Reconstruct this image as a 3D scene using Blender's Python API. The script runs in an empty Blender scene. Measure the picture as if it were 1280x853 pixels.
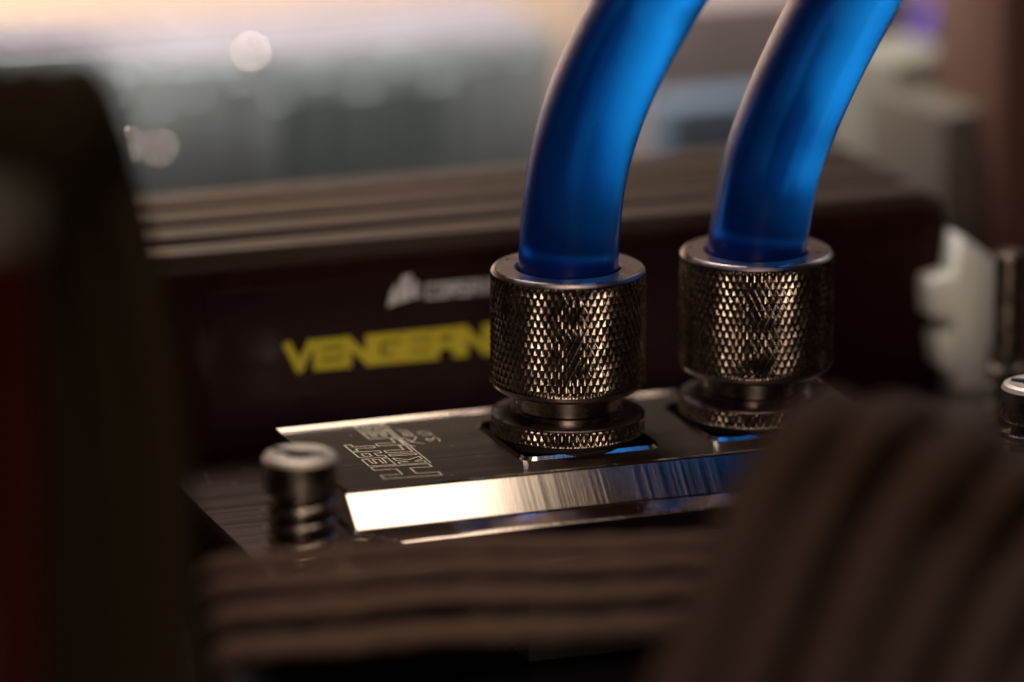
import bpy, bmesh, math, random
from mathutils import Vector, Matrix
random.seed(7)
MM = 0.001
sc = bpy.context.scene
col = sc.collection
Z0 = 24.0            # height of the block's top face above the motherboard (mm)

# ------------------------------------------------------------------ camera (mm)
PSI, ELEV, DIST, PXMM = math.radians(20), math.radians(15), 700.0, 9.65
FPX = DIST * PXMM
cd = Vector((math.sin(PSI)*math.cos(ELEV), math.cos(PSI)*math.cos(ELEV), -math.sin(ELEV)))
cr = Vector((math.cos(PSI), -math.sin(PSI), 0))
cu = cr.cross(cd)
CAM = Vector((0, 0, Z0)) - DIST*(cd + (709.5-640)/FPX*cr - (545-426.5)/FPX*cu)
def ray(x, y): return cd + (x-640)/FPX*cr - (y-426.5)/FPX*cu
def on_z(x, y, z): q = ray(x, y); return CAM + q*((z-CAM.z)/q.z)
def on_y(x, y, v): q = ray(x, y); return CAM + q*((v-CAM.y)/q.y)
def at_d(x, y, t): return CAM + ray(x, y)*t

cam_data = bpy.data.cameras.new('camera')
cam = bpy.data.objects.new('camera', cam_data); col.objects.link(cam)
cam.matrix_world = Matrix.Translation(CAM*MM) @ Matrix((cr, cu, -cd)).transposed().to_4x4()
cam_data.sensor_width = 36
cam_data.lens = 36*FPX/1280
cam_data.clip_start = 0.02; cam_data.clip_end = 20
cam_data.dof.use_dof = True
cam_data.dof.focus_distance = 0.690
cam_data.dof.aperture_fstop = cam_data.lens/30.0
sc.camera = cam

# ------------------------------------------------------------------ world, lights, exposure
w = bpy.data.worlds.new('World'); sc.world = w; w.use_nodes = True
bg = w.node_tree.nodes['Background']
bg.inputs[0].default_value = (0.90, 0.30, 0.20, 1); bg.inputs[1].default_value = 0.010
def area(name, loc, target, size, power, color, spread=180, size_y=None):
    l = bpy.data.lights.new(name, 'AREA'); l.energy = power; l.color = color
    l.shape = 'RECTANGLE'; l.size = size[0]*MM; l.size_y = size[1]*MM
    l.spread = math.radians(spread)
    o = bpy.data.objects.new(name, l); col.objects.link(o)
    o.location = Vector(loc)*MM
    o.rotation_euler = (Vector(target)-Vector(loc)).to_track_quat('-Z', 'Y').to_euler()
    return o
# warm lamp above the open case, to the left
area('overhead_lamp', (-13, -140, 420), (-13, -100, 24), (280, 150), 0.50, (1.0, 0.80, 0.62))
# warm window light coming over the photographer's shoulder
area('window_light', (-410, -1180, 275), (0, 0, 24), (380, 150), 3.0, (1.0, 0.78, 0.60))
# added fill that brightens the cream panel, narrowed to miss the cables
area('rear_panel_fill', (-60, 190, 330), (-10, 285, 30), (240, 100), 2.3, (1.0, 0.91, 0.84), 108)
# weak added fill from the far right, brightening the tubes' right flanks
area('tube_side_fill', (330, 170, 260), (20, 0, 60), (120, 160), 0.15, (0.92, 0.95, 1.0))
sc.view_settings.view_transform = 'Standard'; sc.view_settings.look = 'None'
sc.view_settings.exposure = 0.0; sc.view_settings.gamma = 1.0
sc.render.engine = 'CYCLES'
sc.cycles.use_denoising = True
sc.cycles.max_bounces = 14; sc.cycles.transmission_bounces = 10; sc.cycles.glossy_bounces = 6
sc.cycles.sample_clamp_indirect = 6.0
sc.cycles.caustics_refractive = True; sc.cycles.caustics_reflective = True

# ------------------------------------------------------------------ materials
def mat(name, color, rough=0.5, metal=0.0, **kw):
    m = bpy.data.materials.new(name); m.use_nodes = True
    b = m.node_tree.nodes['Principled BSDF']
    b.inputs['Base Color'].default_value = (*color, 1)
    b.inputs['Roughness'].default_value = rough; b.inputs['Metallic'].default_value = metal
    for k, v in kw.items(): b.inputs[k].default_value = v
    return m
def nodes(m): return m.node_tree.nodes, m.node_tree.links, m.node_tree.nodes['Principled BSDF']
def vary(m, scale, lo, hi, color_amt=0.25, bump=0.0, bdist=0.00005, stretch=(1, 1, 1)):
    """roughness and colour wander with object-space noise; optional fine bump"""
    n, l, b = nodes(m)
    tc = n.new('ShaderNodeTexCoord'); mp = n.new('ShaderNodeMapping')
    mp.inputs['Scale'].default_value = stretch
    nz = n.new('ShaderNodeTexNoise'); nz.inputs['Scale'].default_value = scale; nz.inputs['Detail'].default_value = 6
    l.new(tc.outputs['Object'], mp.inputs[0]); l.new(mp.outputs[0], nz.inputs['Vector'])
    mr = n.new('ShaderNodeMapRange'); mr.inputs['From Min'].default_value = .3; mr.inputs['From Max'].default_value = .7
    mr.inputs['To Min'].default_value = lo; mr.inputs['To Max'].default_value = hi
    l.new(nz.outputs[0], mr.inputs[0]); l.new(mr.outputs[0], b.inputs['Roughness'])
    if color_amt:
        mx = n.new('ShaderNodeMix'); mx.data_type = 'RGBA'
        c = b.inputs['Base Color'].default_value
        mx.inputs[6].default_value = tuple(x*(1-color_amt) for x in c[:3])+(1,)
        mx.inputs[7].default_value = tuple(min(1, x*(1+color_amt)) for x in c[:3])+(1,)
        l.new(nz.outputs[0], mx.inputs[0]); l.new(mx.outputs[2], b.inputs['Base Color'])
    if bump:
        bp = n.new('ShaderNodeBump'); bp.inputs['Strength'].default_value = bump; bp.inputs['Distance'].default_value = bdist
        l.new(nz.outputs[0], bp.inputs['Height']); l.new(bp.outputs[0], b.inputs['Normal'])
    return m

M = {}
M['black_nickel'] = vary(mat('black_nickel', (0.30, 0.245, 0.21), 0.25, 1.0), 900, .17, .30, .2)
M['satin_nickel'] = vary(mat('satin_nickel', (0.27, 0.22, 0.22), 0.3, 1.0), 700, .25, .42, .15)
M['brushed_top'] = vary(mat('brushed_top', (0.135, 0.105, 0.087), 0.4, 1.0), 260, .32, .44, .12, .05, .00002, (.12, 22, 1))
M['polished'] = vary(mat('polished_nickel', (0.80, 0.72, 0.66), 0.1, 1.0), 300, .06, .13, .06, .013, .00002, (9, .04, .04))
M['mount_steel'] = vary(mat('mount_steel', (0.10, 0.07, 0.06), 0.4, 1.0), 260, .32, .5, .15, .06, .00002, (.12, 18, 1))
M['etch'] = mat('laser_etch', (0.70, 0.60, 0.46), 0.7, 0.0)
M['rubber'] = mat('black_rubber', (0.02, 0.018, 0.017), 0.6)
M['screw'] = vary(mat('screw_nickel', (0.42, 0.37, 0.32), 0.3, 1.0), 500, .2, .4, .2)
M['screw_lit_top'] = vary(mat('screw_nickel_lit_top', (0.85, 0.76, 0.66), 0.5, 0.75), 500, .42, .6, .1)  # lighter copy of the screw nickel: the head's lit top put into colour
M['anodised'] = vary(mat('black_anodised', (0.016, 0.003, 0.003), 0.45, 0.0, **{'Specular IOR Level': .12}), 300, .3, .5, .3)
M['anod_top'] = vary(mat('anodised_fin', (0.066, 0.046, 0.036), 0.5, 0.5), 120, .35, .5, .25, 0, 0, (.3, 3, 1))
M['pcb'] = vary(mat('black_pcb', (0.008, 0.004, 0.003), 0.5, 0.0, **{'Specular IOR Level': .15}), 200, .35, .6, .3)
M['yellow_ink'] = mat('yellow_ink', (0.52, 0.45, 0.006), 0.5)
M['white_ink'] = mat('white_ink', (0.62, 0.62, 0.66), 0.5)
M['white_plastic'] = vary(mat('white_plastic', (0.85, 0.87, 0.84), 0.4), 200, .35, .5, .06)
M['black_plastic'] = vary(mat('black_plastic', (0.015, 0.004, 0.005), 0.5, 0.0, **{'Specular IOR Level': .12}), 200, .35, .6, .2)
M['silver'] = vary(mat('tinned_steel', (0.36, 0.42, 0.44), 0.35, 0.7), 60, .45, .62, .25, .1, .0004)
M['port'] = mat('port_teal_plastic', (0.10, 0.15, 0.155), 0.5)
M['cream'] = vary(mat('cream_paint', (0.80, 0.60, 0.44), 0.7), 10, .6, .8, .05)
M['mauve'] = mat('mauve_paint', (0.24, 0.13, 0.12), 0.6)
M['mauve_grey'] = vary(mat('mauve_grey', (0.20, 0.165, 0.16), 0.5), 80, .4, .6, .3)
M['roof_grey'] = vary(mat('roof_grey', (0.12, 0.112, 0.135), .6), 90, .5, .7, .3)
M['blue_grey'] = mat('blue_grey', (0.07, 0.10, 0.14), 0.5)
M['warm_white'] = mat('warm_grey_plastic', (0.18, 0.175, 0.15), 0.5)
M['grey_plastic'] = mat('grey_plastic', (0.085, 0.072, 0.06), 0.5)
M['pink_grey'] = mat('pink_grey', (0.2, 0.13, 0.125), 0.5)
M['brown'] = mat('brown_paint', (0.085, 0.038, 0.028), 0.5)
M['dark_violet'] = mat('dark_violet', (0.06, 0.04, 0.06), 0.5)
M['violet'] = mat('violet_plastic', (0.10, 0.06, 0.35), 0.5)

def sleeve(name, color, rough=0.6, spec=0.15):
    m = mat(name, color, rough); n, l, b = nodes(m)
    b.inputs['Specular IOR Level'].default_value = spec
    uv = n.new('ShaderNodeUVMap'); sep = n.new('ShaderNodeSeparateXYZ'); l.new(uv.outputs[0], sep.inputs[0])
    def wave(sgn):
        a = n.new('ShaderNodeMath'); a.operation = 'MULTIPLY'; a.inputs[1].default_value = 2*math.pi*10
        l.new(sep.outputs[0], a.inputs[0])
        c = n.new('ShaderNodeMath'); c.operation = 'MULTIPLY_ADD'; c.inputs[1].default_value = sgn*2*math.pi/1.4
        l.new(sep.outputs[1], c.inputs[0]); l.new(a.outputs[0], c.inputs[2])
        s = n.new('ShaderNodeMath'); s.operation = 'SINE'; l.new(c.outputs[0], s.inputs[0]); return s
    w1, w2 = wave(1), wave(-1)
    mx = n.new('ShaderNodeMath'); mx.operation = 'MAXIMUM'; l.new(w1.outputs[0], mx.inputs[0]); l.new(w2.outputs[0], mx.inputs[1])
    bp = n.new('ShaderNodeBump'); bp.inputs['Strength'].default_value = .7; bp.inputs['Distance'].default_value = .0003
    l.new(mx.outputs[0], bp.inputs['Height']); l.new(bp.outputs[0], b.inputs['Normal'])
    mr = n.new('ShaderNodeMapRange'); mr.inputs['From Min'].default_value = -.6
    l.new(mx.outputs[0], mr.inputs[0])
    mm = n.new('ShaderNodeMix'); mm.data_type = 'RGBA'
    mm.inputs[6].default_value = tuple(x*.55 for x in color)+(1,); mm.inputs[7].default_value = tuple(x*1.15 for x in color)+(1,)
    l.new(mr.outputs[0], mm.inputs[0]); l.new(mm.outputs[2], b.inputs['Base Color'])
    return m
M['sleeve_grey'] = sleeve('grey_braided_sleeve', (0.21, 0.135, 0.108))
M['sleeve_black'] = sleeve('black_braided_sleeve', (0.070, 0.040, 0.028))
M['sleeve_dark'] = sleeve('dark_braided_sleeve', (0.026, 0.018, 0.009), .8, .02)
M['sleeve_red'] = sleeve('red_braided_sleeve', (0.07, 0.007, 0.003), .8, .02)

# blue tube: cloudy vinyl filled with blue coolant, part refracting, part scattering
m = mat('blue_coolant_tube', (0.004, 0.225, 1.0), 0.24); n, l, b = nodes(m)
b.inputs['Transmission Weight'].default_value = 1.0; b.inputs['IOR'].default_value = 1.36
ss = n.new('ShaderNodeBsdfPrincipled'); ss.inputs['Base Color'].default_value = (0.002, 0.09, 0.62, 1)
ss.inputs['Roughness'].default_value = .16; ss.inputs['IOR'].default_value = 1.4
ss.inputs['Subsurface Weight'].default_value = 1.0; ss.inputs['Subsurface Radius'].default_value = (.2, .6, 1.0)
ss.inputs['Subsurface Scale'].default_value = .004
mx = n.new('ShaderNodeMixShader'); mx.inputs[0].default_value = .15
l.new(b.outputs[0], mx.inputs[1]); l.new(ss.outputs[0], mx.inputs[2])
l.new(mx.outputs[0], n['Material Output'].inputs['Surface'])
M['tube'] = m

# ------------------------------------------------------------------ mesh helpers (mm in, metres out)
def mesh(name, verts, faces, smooth=False, uvs=None, auto=None):
    me = bpy.data.meshes.new(name)
    me.from_pydata([(v[0]*MM, v[1]*MM, v[2]*MM) for v in verts], [], faces)
    if uvs:
        lay = me.uv_layers.new(name='UVMap')
        for i, uvc in enumerate(uvs): lay.data[i].uv = uvc
    if smooth:
        me.polygons.foreach_set('use_smooth', [True]*len(me.polygons))
        if auto: me.set_sharp_from_angle(angle=math.radians(auto))
    me.update(); return me
def obj(name, me, m, parent=None, loc=(0, 0, 0), rot=(0, 0, 0)):
    o = bpy.data.objects.new(name, me); col.objects.link(o)
    if m is not None and not me.materials: me.materials.append(m)
    o.location = Vector(loc)*MM; o.rotation_euler = rot
    if parent: o.parent = parent
    return o
def tag(o, label, cat, group=None, kind=None):
    if label: o['label'] = label
    if cat: o['category'] = cat
    if group: o['group'] = group
    if kind: o['kind'] = kind
    return o
def thing(name, label, cat, loc=(0, 0, 0), rotz=0, group=None):
    o = bpy.data.objects.new(name, None); col.objects.link(o)
    o.empty_display_size = 0.005
    o.location = Vector(loc)*MM; o.rotation_euler = (0, 0, rotz)
    return tag(o, label, cat, group)
def bm_mesh(name, bm, smooth=False, auto=30):
    me = bpy.data.meshes.new(name)
    bmesh.ops.recalc_face_normals(bm, faces=bm.faces[:])
    for v in bm.verts: v.co *= MM
    bm.to_mesh(me); bm.free()
    if smooth:
        me.polygons.foreach_set('use_smooth', [True]*len(me.polygons)); me.set_sharp_from_angle(angle=math.radians(auto))
    return me
def box(name, x0, x1, y0, y1, z0, z1, bev=0.3, seg=2):
    bm = bmesh.new(); bmesh.ops.create_cube(bm, size=1)
    for v in bm.verts:
        v.co = Vector((x0+(v.co.x+.5)*(x1-x0), y0+(v.co.y+.5)*(y1-y0), z0+(v.co.z+.5)*(z1-z0)))
    if bev: bmesh.ops.bevel(bm, geom=bm.edges[:], offset=bev, segments=seg, profile=.5, affect='EDGES')
    return bm_mesh(name, bm, True)
def lathe(name, prof, n=96, closed=False):
    """prof: list of (r, z); ends with r=0 close themselves"""
    verts, faces, ring = [], [], []
    for r, z in prof:
        if r < 1e-6: ring.append([len(verts)]); verts.append((0, 0, z))
        else:
            ring.append(list(range(len(verts), len(verts)+n)))
            verts += [(r*math.cos(2*math.pi*i/n), r*math.sin(2*math.pi*i/n), z) for i in range(n)]
    pairs = list(zip(ring, ring[1:]))
    if closed: pairs.append((ring[-1], ring[0]))
    for a, b_ in pairs:
        for i in range(n):
            j = (i+1) % n
            if len(a) == 1: faces.append((a[0], b_[j], b_[i]))
            elif len(b_) == 1: faces.append((a[i], a[j], b_[0]))
            else: faces.append((a[i], a[j], b_[j], b_[i]))
    bm = bmesh.new(); vs = [bm.verts.new(v) for v in verts]
    for f in faces: bm.faces.new([vs[k] for k in f])
    return bm_mesh(name, bm, True, 28)
def spline(pts, per=12):
    """Catmull-Rom through pts"""
    P = [Vector(p) for p in pts]; P = [2*P[0]-P[1]]+P+[2*P[-1]-P[-2]]; out = []
    for i in range(1, len(P)-2):
        for k in range(per):
            t = k/per; a, b_, c, d_ = P[i-1:i+3]
            out.append(.5*((2*b_)+(c-a)*t+(2*a-5*b_+4*c-d_)*t*t+(3*b_-a-3*c+d_)*t**3))
    out.append(P[-2].copy()); return out
def tube_mesh(name, path, rad, n=32, base=(0, 0, 0), wob=0.0):
    """rad: number or function of the fraction along the path; wob: uneven braided surface"""
    base = Vector(base); verts, faces, uvs = [], [], []
    L = 0; t = (path[1]-path[0]).normalized()
    nrm = t.orthogonal().normalized(); N = len(path); lens = []
    seed = random.random()*100
    for i, p in enumerate(path):
        t2 = (path[min(i+1, N-1)]-path[max(i-1, 0)]).normalized()
        nrm = (nrm-t2*nrm.dot(t2)).normalized(); bi = t2.cross(nrm)
        if i: L += (p-path[i-1]).length
        lens.append(L); r = rad(i/(N-1)) if callable(rad) else rad
        for k in range(n):
            a = 2*math.pi*k/n
            rr = r*(1+wob*math.sin(L*.55+seed)*math.cos(a*2+L*.2)+wob*.6*math.sin(L*1.1+a+seed))
            verts.append(p+(nrm*math.cos(a)+bi*math.sin(a))*rr-base)
    for i in range(N-1):
        for k in range(n):
            j = (k+1) % n
            faces.append((i*n+k, i*n+j, (i+1)*n+j, (i+1)*n+k))
            u0, u1 = k/n, (k+1)/n
            uvs += [(u0, lens[i]), (u1, lens[i]), (u1, lens[i+1]), (u0, lens[i+1])]
    faces.append(tuple(range(n-1, -1, -1))); uvs += [(0, 0)]*n
    faces.append(tuple((N-1)*n+k for k in range(n))); uvs += [(0, 0)]*n
    return mesh(name, verts, faces, True, uvs, 60)
def copy_tree(o, parent=None):
    c = o.copy(); col.objects.link(c); c.parent = parent
    for ch in [x for x in o.children]: copy_tree(ch, c)
    return c

# ------------------------------------------------------------------ setting
mb = obj('motherboard', box('motherboard', -240, 260, -330, 268, -1.6, 0, .2), M['pcb']); mb['kind'] = 'structure'
mb['label'] = 'black motherboard under the whole assembly'
wl = obj('case_panel', box('case_panel', -420, 460, 290, 296, -5, 95, .3), M['cream']); wl['kind'] = 'structure'
wl['label'] = 'cream panel glowing out of focus behind everything'

# ------------------------------------------------------------------ water block
S2 = 26.2                                    # port spacing
wb = thing('water_block', 'nickel water block with engraved lettering and two hose ports', 'water block', (13, 0, 3))
def W(x, y, z): return (x-13, y, z-3)        # world -> block-local (mm)
XL, XR, YF, YB = -35.0, 41.0, -14.3, 14.6
CH = 3.6; LEDGE = 5.0
def rrect(cx, cy, hx, hy, r, n=5):
    out = []
    for sx, sy, a0 in ((1, 1, 0), (-1, 1, 90), (-1, -1, 180), (1, -1, 270)):
        for k in range(n+1):
            a = math.radians(a0+90*k/n); out.append((cx+sx*(hx-r)+r*math.cos(a), cy+sy*(hy-r)+r*math.sin(a)))
    return out
def top_plate():
    bm = bmesh.new()
    outer = [(XL, YF), (XR, YF), (XR, YB), (XL, YB)]
    def loop(pts, z): return [bm.verts.new((*W(x, y, z),)) for x, y in pts]
    def bridge(a, b_, mi=0):
        for i in range(len(a)): j = (i+1) % len(a); bm.faces.new((a[i], a[j], b_[j], b_[i])).material_index = mi
    def inset(k, kb=None): kb = k if kb is None else kb; return [(XL+k, YF+k), (XR-k, YF+k), (XR-k, YB-kb), (XL+k, YB-kb)]
    l0 = loop(inset(.3, .75), Z0)
    edges = [bm.edges.new((l0[i], l0[(i+1) % 4])) for i in range(4)]
    for cx in (0, S2):
        h0 = loop(rrect(cx, 0, 9.75, 9.45, 2.0), Z0); h1 = loop(rrect(cx, 0, 9.35, 9.05, 1.8), Z0+.4)
        h3 = loop(rrect(cx, 0, 9.15, 8.85, 1.7), Z0+.4); h2 = loop(rrect(cx, 0, 9.0, 8.7, 1.6), Z0-1.6)
        edges += [bm.edges.new((h0[i], h0[(i+1) % len(h0)])) for i in range(len(h0))]
        bridge(h0, h1, 1); bridge(h1, h3, 1); bridge(h3, h2); bm.faces.new(h2)
    bmesh.ops.triangle_fill(bm, use_beauty=True, use_dissolve=False, edges=edges)
    lb = [bm.verts.new(W(x, y, z)) for x, y, z in ((XL, YF, Z0-.12), (XR, YF, Z0-.12), (XR, YB-.2, Z0+.5), (XL, YB-.2, Z0+.5))]; bridge(l0, lb, 1)
    lc = loop(inset(0), Z0-.3)
    bridge(lb, lc); bm.faces.new(lc[::-1])
    bmesh.ops.remove_doubles(bm, verts=bm.verts[:], dist=1e-4)
    return bm_mesh('top_plate', bm)
obj('top_plate', top_plate(), M['brushed_top'], wb).data.materials.append(M['polished'])
# polished body: wide 45 degree bevel, then a short upright face with cut corners
def body():
    bm = bmesh.new()
    def loop(pts, z): return [bm.verts.new(W(x, y, z)) for x, y in pts]
    def rect(k, c): # rectangle grown by k with corners cut by c
        x0, x1, y0, y1 = XL-0.0, XR+0.0, YF-k, YB+k
        return [(x0+c, y0), (x1-c, y0), (x1, y0+c), (x1, y1-c), (x1-c, y1), (x0+c, y1), (x0, y1-c), (x0, y0+c)]
    ls = [loop(rect(0, .05), Z0-.3), loop(rect(.02, .06), Z0-.36), loop(rect(CH, .3), Z0-CH-.36), loop(rect(CH+.15, .45), Z0-CH-.55)]
    # flat polished ledge with cut corners round the foot of the bevel
    def ledge(g, z): k = LEDGE+g; return loop([(XL+4.5+g*.4, YF-CH-k), (XR-4.5-g*.4, YF-CH-k), (XR+.3+g, YF-CH-.6), (XR+.3+g, YB+CH+.6), (XR-4.5-g*.4, YB+CH+k), (XL+4.5+g*.4, YB+CH+k), (XL-.3-g, YB+CH+.6), (XL-.3-g, YF-CH-.6)], z)
    ls += [ledge(0, Z0-CH-.6), ledge(.25, Z0-CH-.85), ledge(.25, Z0-8.0)]
    for a, b_ in zip(ls, ls[1:]):
        for i in range(8): j = (i+1) % 8; bm.faces.new((a[i], a[j], b_[j], b_[i]))
    bm.faces.new(ls[0][::-1]); bm.faces.new(ls[-1])
    return bm_mesh('body', bm)
obj('body', body(), M['polished'], wb)
obj('mounting_plate', box('mounting_plate', -46.5-13, 72-13, -26, 30, Z0-11-3, Z0-8-3, .15), M['mount_steel'], wb)
obj('cold_plate', box('cold_plate', -25, 25, -18, 22, -3, Z0-11-3, .4), M['rubber'], wb)

# engraved lettering: outlines as thin ribbons on the brushed top
def ribbon(polys, wd, closed=True):
    verts, faces = [], []
    for P in polys:
        n_ = len(P); segs = n_ if closed else n_-1
        for i in range(segs):
            a, b_ = Vector(P[i]), Vector(P[(i+1) % n_]); dd = (b_-a)
            if dd.length < 1e-6: continue
            dd.normalize(); q = Vector((-dd.y, dd.x))*wd/2; e = dd*wd/2; k = len(verts); zz = .02*(len(faces) % 5)
            verts += [(*(a-e+q), zz), (*(a-e-q), zz), (*(b_+e-q), zz), (*(b_+e+q), zz)]
            faces.append((k, k+1, k+2, k+3))
    return verts, faces
T_ = .24
GL = {'E': [[(0,0),(1,0),(1,T_),(.34,T_),(.34,.38),(.9,.38),(.9,.62),(.34,.62),(.34,1-T_),(1,1-T_),(1,1),(0,1)]],
      'A': [[(0,0),(.3,0),(.3,.26),(.7,.26),(.7,0),(1,0),(1,1),(.25,1),(0,.75)],[(.3,.48),(.7,.48),(.7,.76),(.3,.76)]],
      'T': [[(.34,0),(.66,0),(.66,1-T_),(1,1-T_),(1,1),(0,1),(0,1-T_),(.34,1-T_)]],
      'K': [[(0,0),(.32,0),(.32,.36),(.62,0),(1,0),(.6,.5),(1,1),(.62,1),(.32,.64),(.32,1),(0,1)]],
      'I': [[(.3,0),(.75,0),(.75,1),(.3,1)]],
      'L': [[(0,0),(1,0),(1,T_),(.34,T_),(.34,1),(0,1)]],
      'R': [[(0,0),(.3,0),(.3,.34),(.5,.34),(.7,0),(1,0),(.8,.4),(1,.55),(1,1),(0,1)],[(.3,.55),(.7,.55),(.7,.78),(.3,.78)]],
      'H': [[(0,0),(.27,0),(.27,.38),(.73,.38),(.73,0),(1,0),(1,1),(.73,1),(.73,.62),(.27,.62),(.27,1),(0,1)]]}
# text frame: a along +Y (reading direction), b along -X (letter tops)
def place(poly, a0, b0, wa, hb, shear=.13):
    out = []
    for a, b_ in poly:
        A = a0+a*wa; B = b0+b_*hb
        out.append((-21.2-B-13, -10.6+A+shear*B))
    return out
polys = [place(p, -.8, 0, 5.4, 7.4) for p in GL['H']]
a = 5.1
for ch in 'EAT':
    polys += [place(p, a, 4.0, 3.1, 3.4) for p in GL[ch]]; a += 3.55
a = 5.1
for ch in 'KILLER':
    wd = 1.7 if ch == 'I' else 3.0
    polys += [place(p, a, 0.0, wd, 3.4) for p in GL[ch]]; a += wd+.4
v1, f1 = ribbon(polys, .16)
rule = [place([(0, 0), (1, 0)], 5.0, -.45, a-5.0, 1)]
v2, f2 = ribbon(rule, .13, False)
# script revision mark, hand drawn strokes in (a, b): the R with its swash, e, v, 3, 0
scr = [[(0,.2),(.6,1.6),(1.2,3.2)], [(-.9,2.3),(.2,3.3),(1.7,3.3),(2.1,2.4),(1.2,1.8),(.7,1.7)], [(.8,1.7),(1.5,.9),(2.3,.1),(2.9,.3)],
       [(2.9,1.0),(3.6,1.2),(3.6,1.7),(3.0,1.5),(2.9,.6),(3.5,.2),(4.2,.5)], [(4.3,1.7),(4.5,.3),(5.3,1.7)],
       [(.6,-1.6),(1.2,-1.1),(1.7,-1.6),(1.2,-2.2),(1.8,-2.6),(1.4,-3.3),(.5,-3.0)], [(2.3,-3.2),(2.45,-3.1)],
       [(3.4,-1.2),(2.9,-2.1),(3.1,-3.0),(3.7,-3.1),(4.2,-2.2),(4.0,-1.3),(3.4,-1.2)]]
strokes = []
for s in scr:
    pp = [(p.x, p.y) for p in spline([(x, y, 0) for x, y in s], 6)]
    strokes.append([(-18.6-b_*.72-13+.0, 2.9+a_*1.35+.15*b_) for a_, b_ in pp])
v3, f3 = ribbon(strokes, .13, False)
vs, fs = [], []
for v_, f_ in ((v1, f1), (v2, f2), (v3, f3)):
    k = len(vs); vs += v_; fs += [tuple(i+k for i in q) for q in f_]
obj('engraved_lettering', mesh('engraved_lettering', [(x, y, Z0-3+.008+z*.3) for x, y, z in vs], [q[::-1] for q in fs]), M['etch'], wb)

# ------------------------------------------------------------------ compression fittings
def knurl_mesh(name, R, z0, z1, starts, depth, per=12, edge=.5, ang=30):
    pz = (2*math.pi*R/starts)/math.tan(math.radians(ang))
    nth = starts*per; nz = max(4, int(round((z1-z0)/pz*per))); verts, faces = [], []
    tri = lambda x: abs(2*(x-math.floor(x))-1)
    for j in range(nz+1):
        z = z0+(z1-z0)*j/nz; q = z/pz
        fade = min(1, (z-z0)/edge+.15, (z1-z)/edge+.15)
        for i in range(nth):
            a0_ = 2*math.pi*i/nth
            s = i/per+.04*math.sin(3*a0_+z*.4)+.02*math.sin(7*a0_-z*.9); dk = depth*(1+.12*math.sin(5*a0_+z*.7)*math.sin(11*a0_-z*1.3)+.025*random.uniform(-1, 1))
            h = min(.86, tri(s+q))+min(.86, tri(s-q)); h = min(h, 1.5)/1.5
            h = max(0, min(tri(s+q), tri(s-q))*1.0); h = min(h, .93)/.93
            r = R-dk*(1-h)*fade
            a_ = 2*math.pi*i/nth
            verts.append((r*math.cos(a_), r*math.sin(a_), z))
    for j in range(nz):
        for i in range(nth):
            k = (i+1) % nth; faces.append((j*nth+i, j*nth+k, (j+1)*nth+k, (j+1)*nth+i))
    return mesh(name, verts, faces, False)
def make_fitting():
    t = thing('compression_fitting', '', 'fitting', (0, 0, Z0))
    c = obj('collar', lathe('collar', [(9.95, 7.75), (9.7, 7.15), (9.2, 6.75), (7.6, 6.7), (7.6, 8.6), (6.7, 9), (6.7, 22.2), (6.95, 22.65), (9.45, 22.7), (9.72, 22.55), (9.98, 22.15)], 128), M['satin_nickel'], t)
    obj('knurling', knurl_mesh('knurling', 10.08, 7.7, 22.2, 66, .19, ang=27), M['black_nickel'], c)
    f = obj('flange', lathe('flange', [(7.0, 3.5), (9.5, 3.5), (9.8, 3.38), (9.92, 3.2), (9.6, 3.15), (9.6, 1.2), (9.9, 1.15), (9.6, .9), (5.0, .9), (5.0, 3.3)], 128, True), M['satin_nickel'], t)
    obj('knurling', knurl_mesh('flange_knurling', 10.02, 1.15, 3.2, 66, .2, edge=.1, ang=27), M['black_nickel'], f)
    obj('neck', lathe('neck', [(0, 3.4), (7.4, 3.4), (7.4, 4.1), (7.05, 4.3), (7.05, 7.0), (7.2, 7.2), (7.2, 9.2), (0, 9.2)], 96), M['black_nickel'], t)
    obj('seal_ring', lathe('seal_ring', [(8.2, -1.55), (8.6, -.6), (8.6, .3), (8.2, .95), (5.2, .95), (5.2, -1.55)], 64, True), M['rubber'], t)
    return t
fit1 = make_fitting(); fit2 = copy_tree(fit1)
fit1['label'] = 'knurled compression fitting on the block beside the engraved lettering'
fit2['label'] = 'knurled compression fitting on the block half hidden behind arching cables'
for f in (fit1, fit2): f['group'] = 'compression fittings on the water block'
fit2.location.x = S2*MM; fit2.rotation_euler.z = .3

# ------------------------------------------------------------------ blue tubes
def hose(x0, pix, label, extra):
    pts = [Vector((x0, 0, Z0+9.5)), Vector((x0, 0, Z0+16)), Vector((x0, 0, Z0+22.5))]
    pts += [at_d(x, y, t) for x, y, t in pix]
    pts += [pts[-1]+Vector(e) for e in extra]
    path = spline(pts, 14)
    base = (x0, 0, Z0+9.5)
    rad = lambda f: 6.45
    o = obj('coolant_tube', tube_mesh('coolant_tube', path, rad, 64, base), M['tube'], None, base)
    return tag(o, label, 'tube', 'blue coolant tubes')
hose(0, [(718, 235, 690.5), (737, 155, 686), (768, 78, 680.5), (811, 0, 674), (862, -75, 667)],
     'blue coolant tube rising from the fitting nearer the engraved lettering', [(9, -6, 12), (22, -15, 21), (42, -25, 26), (70, -35, 28), (110, -42, 24)])
hose(S2, [(963, 215, 699.5), (987, 145, 695), (1018, 75, 690), (1057, 0, 683), (1105, -80, 675)],
     'blue coolant tube rising from the fitting behind the arching cables', [(9, -6, 12), (22, -15, 21), (42, -25, 26), (70, -35, 28), (110, -42, 24)])

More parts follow.
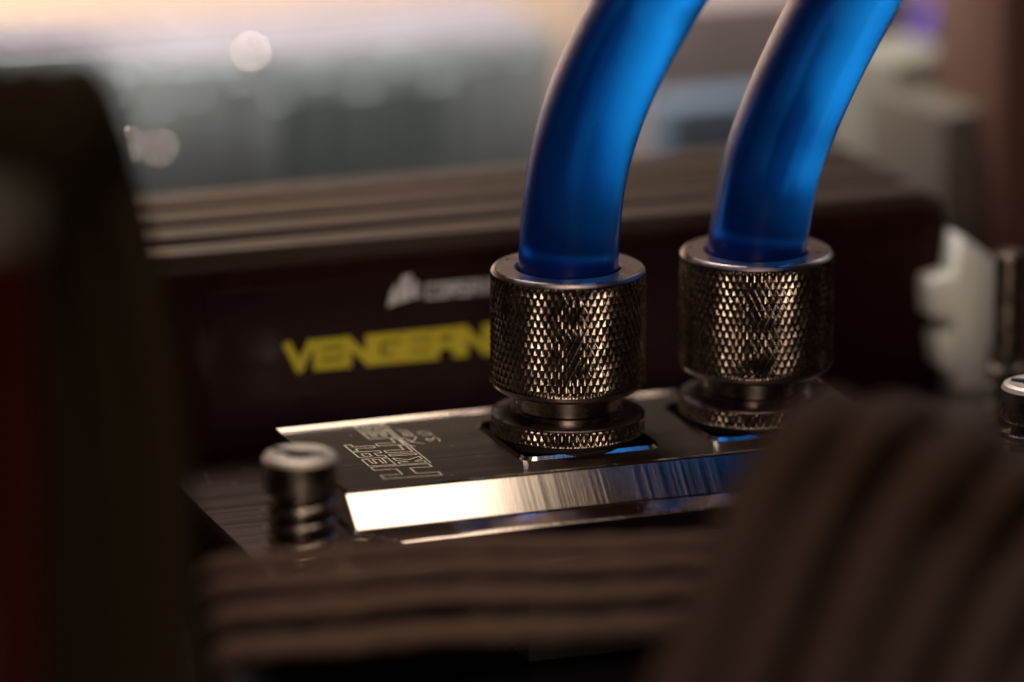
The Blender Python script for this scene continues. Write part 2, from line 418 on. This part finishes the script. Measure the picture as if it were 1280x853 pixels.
# ------------------------------------------------------------------ sprung screws
def make_screw():
    t = thing('thumb_screw', '', 'screw', (0, 0, 0))
    # local z 0 = mounting plate top
    hd = obj('head', lathe('head', [(0, 14.9), (.6, 14.9), (1.9, 16.0), (3.8, 16.15), (4.35, 15.9), (4.65, 15.4), (4.65, 11.6), (4.3, 11.2), (0, 11.2)], 64), M['screw'], t)
    hd.data.materials.append(M['screw_lit_top'])
    for pl in hd.data.polygons:
        if pl.center.z > 14.8*MM and pl.normal.z > .3: pl.material_index = 1  # upward faces take the painted lit tone
    obj('slot', box('slot', -3.4, 3.4, -.4, .4, 15.4, 16.34, .02, 1), M['rubber'], hd)
    obj('shaft', lathe('shaft', [(0, 11.3), (3.4, 11.3), (3.4, .2), (0, .2)], 48), M['black_nickel'], t)
    path = []
    turns = 4.2
    for k in range(int(turns*40)+1):
        a_ = 2*math.pi*k/40; path.append(Vector((4.05*math.cos(a_), 4.05*math.sin(a_), 1.0+9.4*k/(turns*40))))
    obj('spring', tube_mesh('spring', path, .62, 12), M['screw'], t)
    return t
PT = Z0-8
s1 = make_screw(); p = on_z(375, 566, PT+16.1); s1.location = Vector((p.x, p.y, PT))*MM
s1.rotation_euler.z = math.radians(-35)
s1['label'] = 'slotted thumb screw with a spring at the lettered end of the block'
s2 = copy_tree(s1); p = on_z(1297, 478, PT+16.1); s2.location = Vector((p.x, p.y, PT))*MM
s2['label'] = 'sprung thumb screw past the end of the block near the arching cables'
for s in (s1, s2): s['group'] = 'sprung thumb screws'
sp = thing('standoff_post', 'shiny threaded post beside the white connector', 'post')
bp_ = on_z(1256, 545, 14); sp.location = Vector((bp_.x, bp_.y, 0))*MM
obj('post', lathe('post', [(0, 40), (1.6, 40), (2.0, 39.4), (2.0, 26), (1.6, 25.6), (1.6, 24), (0, 24)], 32), M['screw'], sp)
for k in range(9):
    obj('ring', lathe('ring%d' % k, [(1.2, 1+k*2.6), (2.5, 1.3+k*2.6), (2.5, 2.9+k*2.6), (1.2, 3.3+k*2.6)], 32, True), M['screw'], sp)

# ------------------------------------------------------------------ memory modules
def ribbon_text(name, word, h, wd, gap, st, m, parent, x0, z0, y):
    G = {'V': [[(0,1),(.5,0),(1,1)]], 'E': [[(1,1),(0,1),(0,0),(1,0)],[(0,.5),(.9,.5)]], 'N': [[(0,0),(0,1),(1,0),(1,1)]],
         'G': [[(1,1),(0,1),(0,0),(1,0),(1,.5),(.5,.5)]], 'A': [[(0,0),(0,1),(1,1),(1,0)],[(0,.42),(1,.42)]], 'C': [[(1,1),(0,1),(0,0),(1,0)]],
         'O': [[(0,0),(0,1),(1,1),(1,0),(0,0)]], 'R': [[(0,0),(0,1),(1,1),(1,.5),(0,.5)],[(.5,.5),(1,0)]], 'S': [[(1,1),(0,1),(0,.5),(1,.5),(1,0),(0,0)]], 'I': [[(.5,0),(.5,1)]]}
    P = []; x = 0
    for ch in word:
        ww = wd*.5 if ch == 'I' else wd
        for s in G[ch]: P.append([(x0+x+a_*ww+.0*b_, z0+b_*h) for a_, b_ in s])
        x += ww+gap
    v_, f_ = ribbon(P, st, False)
    vv = [(a_, y-c_, b_) for a_, b_, c_ in v_]
    return obj(name, mesh(name, vv, f_), m, parent)
RL, RT = 133.0, 43.3
def make_ram(printed):
    t = thing('memory_module', '', 'memory module')
    obj('circuit_board', box('circuit_board', 0, RL, 3.0, 4.2, 2, 31, .1), M['pcb'], t)
    # folded spreader: flat face, stepped shoulder, channelled top
    bm = bmesh.new()
    prof = [(0, 5), (0, 38.4), (.35, 40.6), (1.0, 41.2), (1.0, RT-.25), (1.25, RT), (2.5, RT), (2.6, RT-1.1), (3.1, RT-1.1), (3.2, RT), (5.4, RT), (5.6, RT-.25), (5.6, 41.2), (6.3, 40.6), (6.6, 38.4), (6.6, 5), (4.4, 4.4), (2.2, 4.4)]
    x0, x1 = 2.0, RL-1.5
    def ringx(x, dz): return [bm.verts.new((x, y, z-(dz if z > 39 else 0))) for y, z in prof]
    rs = [ringx(x0, 2.2), ringx(x0+2.4, 0), ringx(x1-3.4, 0), ringx(x1-.8, 1.2), ringx(x1, 3.4)]
    for a_, b_ in zip(rs, rs[1:]):
        for i in range(len(prof)): j = (i+1) % len(prof); bm.faces.new((a_[i], a_[j], b_[j], b_[i]))
    bm.faces.new(rs[0]); bm.faces.new(rs[-1][::-1])
    s = obj('heat_spreader', bm_mesh('heat_spreader', bm), M['anodised'], t)
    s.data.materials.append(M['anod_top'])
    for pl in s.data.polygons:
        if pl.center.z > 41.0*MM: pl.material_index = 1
    obj('label_plate', box('label_plate', 24, RL-22, -.14, .1, 18, 38, .1, 1), M['black_plastic'], t)
    return t
RY = 35.0; RX = 69.4-RL+1.5
PITCH = 9.5
rams = []
r0 = make_ram(False)
for i in range(4):
    o = r0 if i == 0 else copy_tree(r0)
    o.location = Vector((RX, RY+PITCH*i, 0))*MM; rams.append(o)
    o['group'] = 'memory modules side by side'
rams[0]['label'] = 'black memory module with yellow and white printed lettering behind the block'
rams[1]['label'] = 'black memory module second from the block, behind the lettered one'
rams[2]['label'] = 'black memory module third from the block, in front of the last'
rams[3]['label'] = 'black memory module farthest from the block in its row'
pv = on_y(357, 466, RY)
vt = ribbon_text('yellow_lettering', 'VENGEANCE', 3.1, 3.2, .95, 1.15, M['yellow_ink'], r0, pv.x-RX+.3, pv.z+.55, -.18)
vt['label'] = 'yellow printed word VENGEANCE'
pl_ = on_y(484, 384, RY); lx, lz = pl_.x-RX, pl_.z
pc = on_y(533, 374, RY)
ct = ribbon_text('white_lettering', 'CORSAIR', 1.75, 1.1, .5, .38, M['white_ink'], r0, pc.x-RX, pc.z+.2, -.18)
ct['label'] = 'small white printed word CORSAIR'
sails = [[(0,0),(.5,2.1),(1.5,3.4),(1.35,1.9),(1.6,.55)], [(1.75,.5),(1.6,2.1),(2.1,4.1),(3.5,4.35),(3.0,2.7),(3.4,.9)], [(3.6,.95),(3.3,2.4),(3.8,3.5),(4.4,3.0),(4.2,1.9),(4.7,1.0)]]
vv, ff = [], []
for s in sails:
    k = len(vv); vv += [(lx+a_, -.18, lz+b_) for a_, b_ in s]; ff.append(tuple(range(k, k+len(s)))[::-1])
obj('white_emblem', mesh('white_emblem', vv, ff), M['white_ink'], r0)
# sockets
def make_slot():
    t = thing('memory_socket', '', 'socket')
    obj('housing', box('housing', -5, RL+5, -.2, 6.8, 0, 4.2, .3), M['black_plastic'], t)
    for x in (-5.5, RL+1.5): obj('latch', box('latch', x, x+4, .8, 5.8, 4.2, 21, .6), M['black_plastic'], t)
    return t
k0 = make_slot()
for i in range(4):
    o = k0 if i == 0 else copy_tree(k0)
    o.location = Vector((RX, RY+PITCH*i, 0))*MM
    o['group'] = 'memory sockets'
    o['label'] = ['black memory socket holding the lettered module', 'black memory socket holding the module second from the block', 'black memory socket holding the module third from the block', 'black memory socket holding the module farthest from the block'][i]

# ------------------------------------------------------------------ background parts
pb = at_d(140, 84, 842)
io = thing('port_housing', 'long silver metal port housing out of focus behind the memory', 'port housing', (pb.x-25, pb.y, 0))
tz = pb.z
obj('shell', box('shell', 0, 100, 0, 34, 0, tz, 1.2), M['silver'], io)
obj('roof', box('roof', 1, 99, 1, 33, tz+.003, tz+.5, .1, 1), M['roof_grey'], io)
obj('port', box('port', 52, 82, -.3, .5, tz-20, tz-6, .2, 1), M['port'], io)
for k in range(8):
    obj('rib', box('rib', 3+k*4.6, 5+k*4.6, 2, 32, tz+.5, tz+1.3, .3, 1), M['roof_grey'], io)
for k in range(14):
    obj('side_rib', box('side_rib', 4+k*6.7, 4+k*6.7+random.uniform(1.2, 3.2), -1.2, .4, tz-26, tz-2-random.uniform(0, 5), .3, 1), M['silver'], io)
dome = [(0, 4), (1.5, 3.7), (2.8, 2.85), (3.7, 1.5), (4, 0)]
for px, py, sc_ in [(315, 66, .36), (156, 182, .3), (200, 186, .27)]:  # polished domes added only to make out-of-focus glints by the housing
    q = at_d(px, py, 838)
    d_ = obj('glint_dome', lathe('glint_dome', [(r_*sc_, z_*sc_) for r_, z_ in dome], 24), M['polished'], io, (q.x-pb.x+25, q.y-pb.y, q.z-sc_*2), (math.radians(30), 0, 0))
def bgbox(name, px, py, t, wx, wy, m, label, cat, rz=0, bev=1.0):
    q = at_d(px, py, t)
    o = obj(name, box(name, -wx/2, wx/2, -wy/2, wy/2, 0, q.z, bev), m, None, (q.x, q.y, 0), (0, 0, rz))
    return tag(o, label, cat)
bgbox('choke_block', 935, -25, 858, 46, 30, M['mauve_grey'], 'mauve grey component block behind the two blue tubes', 'component')
bgbox('capacitor_block', 905, 118, 835, 22, 10, M['blue_grey'], 'low blue grey component block between the two blue tubes', 'component')
bgbox('grey_connector', 1125, 60, 815, 16, 16, M['warm_white'], 'warm grey plug housing behind the far tube', 'plug housing', .3)
bgbox('ribbed_connector', 1180, 120, 800, 14, 20, M['grey_plastic'], 'grey ribbed plug housing beside the brown pillar', 'plug housing', .2)
bgbox('pink_post', 1205, -40, 850, 9, 9, M['pink_grey'], 'pinkish upright post beside the brown pillar', 'post')
bgbox('dark_connector', 1150, -30, 862, 26, 14, M['dark_violet'], 'dark violet block behind the violet cap', 'component')
bgbox('violet_cap', 1165, 10, 840, 6, 6, M['violet'], 'violet plastic cap behind the warm grey plug housing', 'cap', 0, 2)
bgbox('brown_pillar', 1262, -120, 790, 13, 20, M['brown'], 'dark brown upright pillar beyond the white connector', 'pillar', .1)
# white stepped power connector to the right of the memory
q = at_d(1212, 470, 752)
wc = thing('power_connector', 'white plastic stepped connector at the end of the memory', 'connector', (q.x, q.y, 0))
def prism(name, pix, dy, y_off=0):
    bm = bmesh.new(); P_ = [on_y(x, y, q.y+y_off)-Vector((q.x, q.y, 0)) for x, y in pix]
    f_ = [bm.verts.new(v) for v in P_]; g_ = [bm.verts.new(v+Vector((0, dy, 0))) for v in P_]
    bm.faces.new(f_); bm.faces.new(g_[::-1])
    for i in range(len(f_)): j = (i+1) % len(f_); bm.faces.new((f_[i], g_[i], g_[j], f_[j]))
    bmesh.ops.recalc_face_normals(bm, faces=bm.faces[:])
    bmesh.ops.bevel(bm, geom=bm.edges[:], offset=.3, segments=2, profile=.5, affect='EDGES')
    return bm_mesh(name, bm, True)
obj('body', prism('body', [(1203, 296), (1258, 338), (1258, 402), (1236, 440), (1238, 620), (1196, 620), (1196, 345)], 8), M['white_plastic'], wc)
obj('upper_lug', prism('upper_lug', [(1164, 352), (1197, 342), (1197, 402), (1164, 396)], 6, 1), M['white_plastic'], wc)
obj('lower_lug', prism('lower_lug', [(1172, 420), (1197, 414), (1197, 472), (1176, 460)], 6, 1), M['white_plastic'], wc)

# ------------------------------------------------------------------ cables
def cable(pts, r, m, label, group, name='sleeved_cable', n=22, per=14, wob=.03):
    path = spline(pts, per); base = path[0]
    o = obj(name, tube_mesh(name, path, r, n, base, wob), m, None, base)
    return tag(o, label, 'cable', group)
# lying bundle in front of the block
LB = ['topmost grey braided cable in the stack lying across the front of the block', 'second grey braided cable down in the stack lying across the block front', 'third grey braided cable down in the stack lying across the block front', 'lowest and thickest grey braided cable in the stack lying across the block front']
for k, (yl, yr, t, r) in enumerate([(690, 678, 634, 1.1), (718, 703, 631, 1.2), (755, 738, 628, 1.35), (799, 779, 625, 1.5)]):
    P = [at_d(262+6*k, yl+150, t+22), at_d(252+5*k, yl+62, t+12), at_d(262+6*k, yl+22, t), at_d(330, yl+10, t), at_d(430, yl+3, t+3), at_d(560, yl-8+random.uniform(-3, 3), t+5),
         at_d(700, (yl+yr)/2-2, t+5), at_d(850, yr, t+6), at_d(1000, yr-14, t+10), at_d(1200, yr-30, t+12)]
    cable(P, r, M['sleeve_grey'], LB[k], 'cables stacked across the front of the block', wob=.09)
# arching bundle at the right
LA = ['dark brown arching braided cable of the bundle, closest to the fittings', 'dark brown arching braided cable, second from the fittings', 'dark brown arching braided cable, third from the fittings', 'dark brown arching braided cable, fourth from the fittings', 'dark brown arching braided cable, fifth from the fittings', 'dark brown arching braided cable, farthest from the fittings', 'dark brown braided cable tucked behind the others of the arching bundle']
arch = [[(775, 1040), (842, 853), (905, 700), (955, 590), (1000, 520), (1050, 505), (1100, 560), (1130, 650)],
        [(860, 1040), (925, 853), (980, 710), (1030, 600), (1075, 528), (1125, 508), (1170, 550), (1200, 650)],
        [(960, 1040), (1020, 853), (1075, 715), (1125, 620), (1170, 560), (1215, 545), (1260, 590), (1290, 700)],
        [(1045, 1040), (1105, 853), (1160, 730), (1205, 650), (1250, 590), (1290, 572), (1330, 610), (1360, 700)],
        [(1130, 1040), (1190, 870), (1240, 760), (1285, 690), (1330, 640), (1375, 630), (1420, 670), (1450, 760)],
        [(1215, 1040), (1270, 890), (1320, 800), (1365, 740), (1410, 700), (1455, 695), (1490, 740), (1510, 820)],
        [(830, 1080), (895, 900), (970, 770), (1050, 670), (1120, 610), (1190, 600), (1240, 650), (1270, 760)]]
for k, a_ in enumerate(arch):
    t = [598, 604, 594, 602, 596, 600, 618][k]
    ts = [t-50, t-28, t-14, t-4, t, t+8, t+22, t+40]
    cable([at_d(x, y+20, tt) for (x, y), tt in zip(a_, ts)], [3.1, 3.2, 3.2, 2.9, 3.1, 3.2, 3.1][k], M['sleeve_black'], LA[k], 'cables arching beside the fittings', wob=.05)
LI = ['first and second', 'second and third', 'third and fourth', 'fourth and fifth']
for k in range(4):
    t = 624+3*(k % 2); ts = [t-48, t-27, t-13, t-3, t+1, t+9, t+23, t+41]
    P = [((xa+xb)/2+4, (ya+yb)/2+30) for (xa, ya), (xb, yb) in zip(arch[k], arch[k+1])]
    cable([at_d(x, y, tt) for (x, y), tt in zip(P, ts)], 2.3, M['sleeve_black'], 'thinner dark cable between the %s arching cables from the fittings' % LI[k], 'cables arching beside the fittings', wob=.06)
# dark upright bundle and red wire at the left
LD = ['tall upright black cable nearest the water block', 'tall upright black cable second from the water block', 'tall upright black cable third from the water block, beside the red wire', 'tall upright black cable behind the red wire']
for k in range(4):
    dx = -58*k
    P = [(215+dx, 1000, 560), (207+dx, 800, 575), (196+dx, 560, 592), (158+dx, 330, 610), (122+dx, 190, 610), (104+dx, 125, 580), (92+dx, 110, 540), (80+dx, 125, 500), (70+dx, 190, 470)]
    cable([at_d(*q_) for q_ in P], 3.6, M['sleeve_dark'], LD[k], 'upright dark cables')
P = [(-5, 1000, 500), (0, 700, 505), (2, 450, 512), (0, 330, 516), (-6, 290, 518)]
cable([at_d(*q_) for q_ in P], 2.6, M['sleeve_red'], 'red braided wire beside the upright black cables', None, 'red_wire')
q = at_d(-8, 318, 518)
tag(obj('wire_plug', box('wire_plug', -3, 3, -3, 3, 0, 7, .8), M['warm_white'], None, q), 'pale plug on top of the red wire', 'plug')

# ------------------------------------------------------------------ dust on the block
vv, ff = [], []
for k in range(150):
    x, y = random.uniform(XL+1, XR-2), random.uniform(YF+1, YB-1.5)
    if math.hypot(x, y) < 13.5 or math.hypot(x-S2, y) < 13.5: continue
    r_ = random.choice((.04, .05, .06, .09)); h_ = r_*.6; i0 = len(vv)
    vv += [(x+r_*math.cos(a_)*random.uniform(.6, 1.3), y+r_*math.sin(a_)*random.uniform(.6, 1.3), Z0+.005) for a_ in (0, 1.26, 2.5, 3.8, 5.0)]+[(x, y, Z0+h_)]
    ff += [(i0+j, i0+(j+1) % 5, i0+5) for j in range(5)]
for k in range(60):
    x, y = random.uniform(-46, 30), random.uniform(19.5, 29); r_ = random.choice((.05, .08, .1)); i0 = len(vv)
    vv += [(x+r_*math.cos(a_), y+r_*math.sin(a_), Z0-8+.005) for a_ in (0, 1.26, 2.5, 3.8, 5.0)]+[(x, y, Z0-8+r_*.7)]
    ff += [(i0+j, i0+(j+1) % 5, i0+5) for j in range(5)]
tag(obj('dust', mesh('dust', vv, ff), mat('dust', (.6, .55, .5), .8)), 'pale dust specks scattered over the metal block', 'dust', None, 'stuff')
